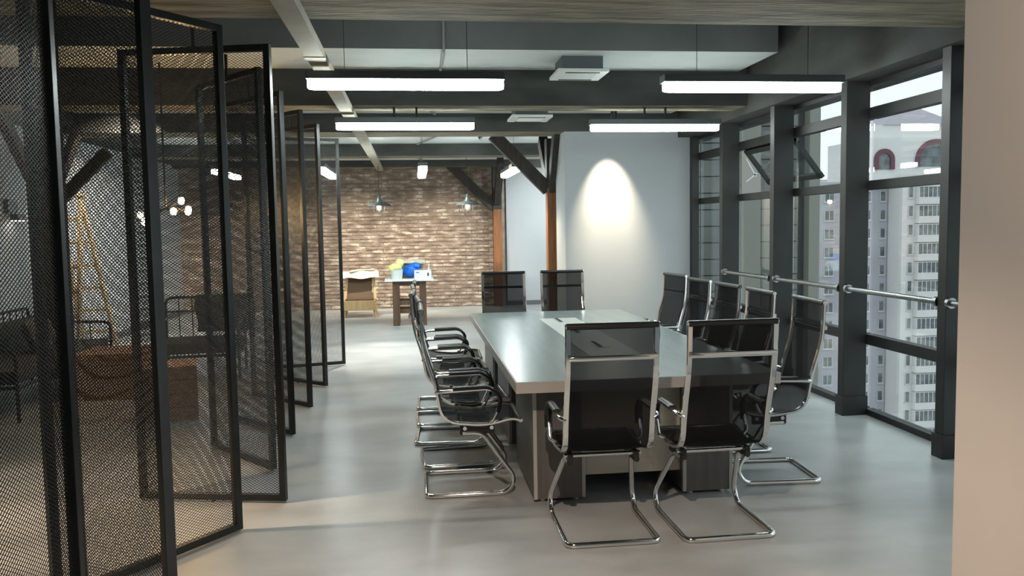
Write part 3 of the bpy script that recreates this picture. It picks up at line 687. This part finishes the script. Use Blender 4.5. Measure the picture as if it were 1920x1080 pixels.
o = MB().grid(blanket_fn, 16, 24, thick=0.012).build('dark_blanket', 'blanket'); o.location = (-2.15, 9.62, 0.44); o.rotation_euler = (0, 0, 0.1); tag(o, 'dark blanket draped over the back of the tube-frame armchair', 'blanket')
M['mustard'] = mat('mustard_cloth', (0.42, 0.30, 0.04), 0.9)
o = pillow('mustard_pillow', 'mustard', 0.21, 0.20, 0.07); o.location = (-3.98, 7.72, 0.66); o.rotation_euler = (0.1, -0.28, 0.0); tag(o, 'mustard yellow pillow at the frame edge on the dark sofa', 'pillow')
# sputnik chandelier
chd = empty('branch_chandelier', (-2.28, 8.0, 1.82)); tag(chd, 'branching black chandelier with glowing bare bulbs behind the mesh', 'chandelier')
MB().tube([(0, 0, 0), (0, 0, 1.73)], 0.010, 8).build('stem', 'black_steel', chd)
for (x, y, z) in ((-0.235, 0.02, -0.06), (-0.165, -0.10, -0.12), (0.14, 0.0, 0.07), (0.10, -0.12, -0.03), (0.21, -0.05, -0.03), (0.17, 0.12, -0.01)):
    MB().tube([(0, 0, 0), (x * 0.8, y * 0.8, z * 0.8)], 0.008, 6).build('branch', 'black_steel', chd)
    b = MB().lathe([(0.0, -0.035), (0.02, -0.028), (0.03, 0), (0.022, 0.028), (0.0, 0.035)], (x, y, z), 12).build('bulb', 'bulb', chd)
# wall sconce
sn = empty('wall_sconce', (XL + 0.001, 9.85, 1.86)); tag(sn, 'small square wall lamp glowing downward on the left wall', 'lamp')
MB().box((0, -0.11, -0.02), (0.05, 0.11, 0.14)).build('back_plate', 'housing', sn, bevel=0.004)
MB().box((0.05, -0.09, -0.10), (0.14, 0.09, -0.03)).build('lamp_head', 'housing', sn, bevel=0.004)
MB().box((0.055, -0.08, -0.108), (0.135, 0.08, -0.101)).build('glow', 'sconce_glow', sn)

# ------------------------------------------------------------------ spot lamps (track heads under the beams, two added as fill)
def spot_head(loc, target, power, col, angle, label, blend=0.5, lz=None):
    r = empty('spot_lamp', loc); tag(r, label, 'lamp', 'black ceiling spot lamps')
    d = (Vector(target) - Vector(loc)).normalized()
    a = d * -0.05; b = d * 0.07
    MB().tube([a, b], 0.038, 14).build('lamp_head', 'black_plastic', r)
    MB().tube([a, (a.x, a.y, (lz or ZB) - loc[2])], 0.008, 8).build('stalk', 'black_plastic', r)
    spot('spot_light', r, d * 0.075, d * 2.0, power, col, angle, blend)
    return r
WARM = (1.0, 0.82, 0.60)
spot_head((2.48, 10.00, 2.975), (2.52, 10.45, 1.72), 420, (1.0, 0.82, 0.60), 50, 'ceiling spot lamp grazing the pale partition', 1.0, 3.06)
spot_head((-0.30, 11.3, 2.95), (-0.42, 10.5, 0), 460, (1.0, 0.95, 0.86), 52, 'ceiling spot lamp making the bright pool on the walkway floor', 0.6, 3.55)
for k, x in enumerate((-3.0, -1.3, 0.4)):
    spot_head((x, 14.6, 2.96), (x + 0.1, 16.6, 0.1), 400, (1.0, 0.90, 0.74), 85, 'wall-washing spot lamp before the brickwork, ' + ('by the left wall', 'in the middle', 'by the junk table')[k], 0.9, 3.55)
spot_head((-2.6, 4.45, 2.70), (-2.2, 4.4, 0), 380, (1.0, 0.72, 0.48), 85, 'warm spot lamp above the lounge floor', 0.6)
spot_head((-3.0, 9.75, 2.92), (-4.45, 12.6, 1.1), 750, (1.0, 0.84, 0.66), 85, 'spot lamp aimed at the ladder wall', 0.9, 3.03)
spot_head((0.2, 1.6, 2.70), (0.6, 2.8, 0), 290, (1.0, 0.78, 0.62), 90, 'warm spot lamp above the camera end of the room', 0.8)

spot_head((0.7, 0.6, 2.70), (2.6, 2.25, 1.7), 85, (1.0, 0.84, 0.70), 100, 'added unseen warm fill spot brightening the cream wall end', 0.9)  # added fill lamp out of view, lifts the upper cream wall
spot_head((1.0, 12.15, 2.95), (2.0, 11.0, 0.7), 330, (1.0, 0.78, 0.50), 50, 'warm spot lamp beside the braced wooden column', 0.8, 3.55)
spot_head((2.9, 14.6, 2.96), (2.6, 16.6, 1.2), 240, (0.95, 1.0, 1.0), 100, 'added unseen cool fill spot brightening the plain far wall', 0.9, 3.55)  # added fill lamp hidden behind the beam, lifts the grey far wall

# ------------------------------------------------------------------ outside
g = MB().box((-300, -100, -60.2), (500, 600, -60)).build('ground', 'ground'); tag(g, 'street level far below the windows', kind='structure')
def tower(name, x0, x1, y, depth, z1, body, label, cols, rows, ztop_win, step, ww, wh, bay=False):
    t = empty(name, ((x0 + x1) / 2, y, -60)); tag(t, label, 'building', 'residential towers outside')
    hw = (x1 - x0) / 2
    MB().box((-hw, 0, 0), (hw, depth, z1 + 60)).build('tower_body', body, t)
    cache = {}
    for c, (cx, w_, kind) in enumerate(cols):
        for rr in range(rows):
            zc = ztop_win - rr * step + 60
            key = (w_, kind)
            if key not in cache:
                mb = MB(); mb.box((-w_ / 2, -0.12 if kind != 'bay' else -0.95, -wh / 2), (w_ / 2, 0.1, wh / 2)); me = mb.mesh('window'); me.materials.append(M['b_window'])
                fm = MB(); d0 = -0.22 if kind != 'bay' else -1.05
                fm.box((-w_ / 2 - 0.12, d0, -wh / 2 - 0.25), (w_ / 2 + 0.12, 0.05, -wh / 2)); 
                if kind == 'bay':
                    fm.box((-w_ / 2 - 0.15, d0 - 0.1, -wh / 2 - 1.15), (w_ / 2 + 0.15, 0.05, -wh / 2)); fm.box((-w_ / 2 - 0.1, d0, wh / 2), (w_ / 2 + 0.1, 0.05, wh / 2 + 0.12))
                nm = max(1, int(w_ / 0.75))
                for q in range(nm + 1): fm.box((-w_ / 2 + w_ * q / nm - 0.05, d0 + 0.04, -wh / 2), (-w_ / 2 + w_ * q / nm + 0.05, 0.0, wh / 2))
                fme = fm.mesh('window_frame'); fme.materials.append(M['b_cream'] if kind == 'bay' else M['b_mull']); cache[key] = (me, fme)
            wo = link('window', cache[key][0], t); wo.location = (cx - (x0 + x1) / 2, 0, zc)
            fo = link('window_frame', cache[key][1], wo)
    return t
tA = tower('residential_tower', 78.6, 100, 125, 16, 8.6, 'b_cream', 'cream tower with bay balconies and dark red arches at its top', [(80.0, 0.75, 'w'), (83.2, 4.6, 'bay'), (87.6, 0.8, 'w'), (91.5, 4.6, 'bay')], 18, 6.1, 3.05, 1.0, 1.65)
tB = tower('residential_tower', 66.0, 78.5, 129, 14, 8.0, 'b_violet', 'grey-violet tower block left of the cream balconies', [(68.2, 1.6, 'w'), (74.6, 1.7, 'w'), (78.0 - 0.4, 0.9, 'w')], 18, 5.6, 3.05, 1.0, 1.5)
# crown of the cream tower: stepped block, arches, hipped roof
cr = empty('tower_crown', (84 - 89.3, 2, 68.6)); cr.parent = tA
MB().box((-9.8, 0, 0), (16, 14, 6.4)).build('lower_block', 'b_cream', cr)
MB().box((-7.7, 1.5, 6.4), (14, 12, 8.7)).build('upper_block', 'b_cream', cr)
MB().add([(-6.9, 1.2, 8.7), (6.9, 1.2, 8.7), (6.9, 12.5, 8.7), (-6.9, 12.5, 8.7), (-0.6, 6.7, 12.9), (0.6, 6.7, 12.9)], [(0, 1, 5, 4), (1, 2, 5), (2, 3, 4, 5), (3, 0, 4), (3, 2, 1, 0)]).build('hipped_roof', 'b_roof', cr)
MB().box((-10.2, -0.3, -0.5), (16.3, 14.3, 0.0)).build('cornice', 'b_cream', cr)
def arch(cx, zb, ro, ri, y0, y1, parent, legs):
    mb = MB(); n = 16; vs = []
    pts = [(cx - ro, zb - legs), *[(cx + ro * math.cos(PI - PI * k / n), zb + ro * math.sin(PI * k / n)) for k in range(n + 1)], (cx + ro, zb - legs)]
    pin = [(cx - ri, zb - legs), *[(cx + ri * math.cos(PI - PI * k / n), zb + ri * math.sin(PI * k / n)) for k in range(n + 1)], (cx + ri, zb - legs)]
    N = len(pts)
    for yy in (y0, y1):
        for p in pts: vs.append((p[0], yy, p[1]))
        for p in pin: vs.append((p[0], yy, p[1]))
    fs = []
    for i in range(N - 1):
        fs += [(i, i + 1, N + i + 1, N + i), (2 * N + i, 3 * N + i, 3 * N + i + 1, 2 * N + i + 1), (i, 2 * N + i, 2 * N + i + 1, i + 1), (N + i, N + i + 1, 3 * N + i + 1, 3 * N + i)]
    mb.add(vs, fs).build('arch_rim', 'b_red', parent)
    fl = MB(); fv = [(p[0], y0 + 0.25, p[1]) for p in pin]; fv2 = [(p[0], y0 + 0.4, p[1]) for p in pin]
    fl.add(fv + fv2, [tuple(range(N)), tuple(range(2 * N - 1, N - 1, -1))] + [(i, (i + 1) % N, N + (i + 1) % N, N + i) for i in range(N)]).build('arch_window', 'b_window', parent)
arch(-7.5, 2.9, 1.75, 1.05, -0.35, 0.3, cr, 1.6); arch(1.5, 2.6, 3.6, 2.9, -0.35, 0.3, cr, 0.9)
tC = tower('residential_tower', 71.3, 79.5, 150, 10, 9.6, 'b_cream', 'distant cream tower row seen through the third window bay', [(73.0, 1.1, 'w'), (75.4, 1.3, 'w'), (77.8, 1.1, 'w'), (79.0, 0.6, 'w')], 18, 7.0, 3.1, 1.0, 1.5)
tD = tower('residential_tower', 79.8, 90, 175, 10, 13.0, 'b_violet', 'hazy far tower rising between the cream towers', [(82.0, 1.4, 'w'), (85, 1.4, 'w')], 10, 10.5, 3.1, 1.0, 1.5)
tower('residential_tower', 112, 134, 118, 16, 22, 'b_cream', 'tall cream tower standing farthest right outside', [(116, 1.6, 'w'), (121, 4.6, 'bay'), (127, 1.6, 'w'), (131, 1.6, 'w')], 20, 19.0, 3.05, 1.0, 1.6)
tower('residential_tower', 128, 150, 78, 16, 12, 'b_violet', 'grey-violet tower block farthest right outside', [(132, 1.6, 'w'), (137, 1.6, 'w'), (142, 1.6, 'w'), (146, 1.6, 'w')], 20, 9.0, 3.05, 1.0, 1.6)
# near curtain-wall block: piers and a grid of panes
nb = empty('curtain_wall_block', (25.5, 60, -60)); tag(nb, 'tall curtain-wall block with gridded dark panes close outside', 'building')
MB().box((-12, 0.5, 0), (5.2, 18, 100)).build('block_body', 'b_grid', nb)
for x0, x1 in ((4.45, 5.3), (-0.9, 0.6)): MB().box((x0, -0.35, 0), (x1, 0.6, 100)).build('pier', 'b_pier', nb)
pm = MB().box((-0.72, 0.25, -0.58), (0.72, 0.5, 0.58)).mesh('pane'); pm.materials.append(M['b_pane'])
for c in range(7):
    x = -6.2 + c * 1.55
    if -1.5 < x < 1.2 and abs(x - (-0.15)) < 0.8: continue
    for r_ in range(24):
        o = link('pane', pm, nb); o.location = (x, 0, 60 - 13.0 + r_ * 1.25)
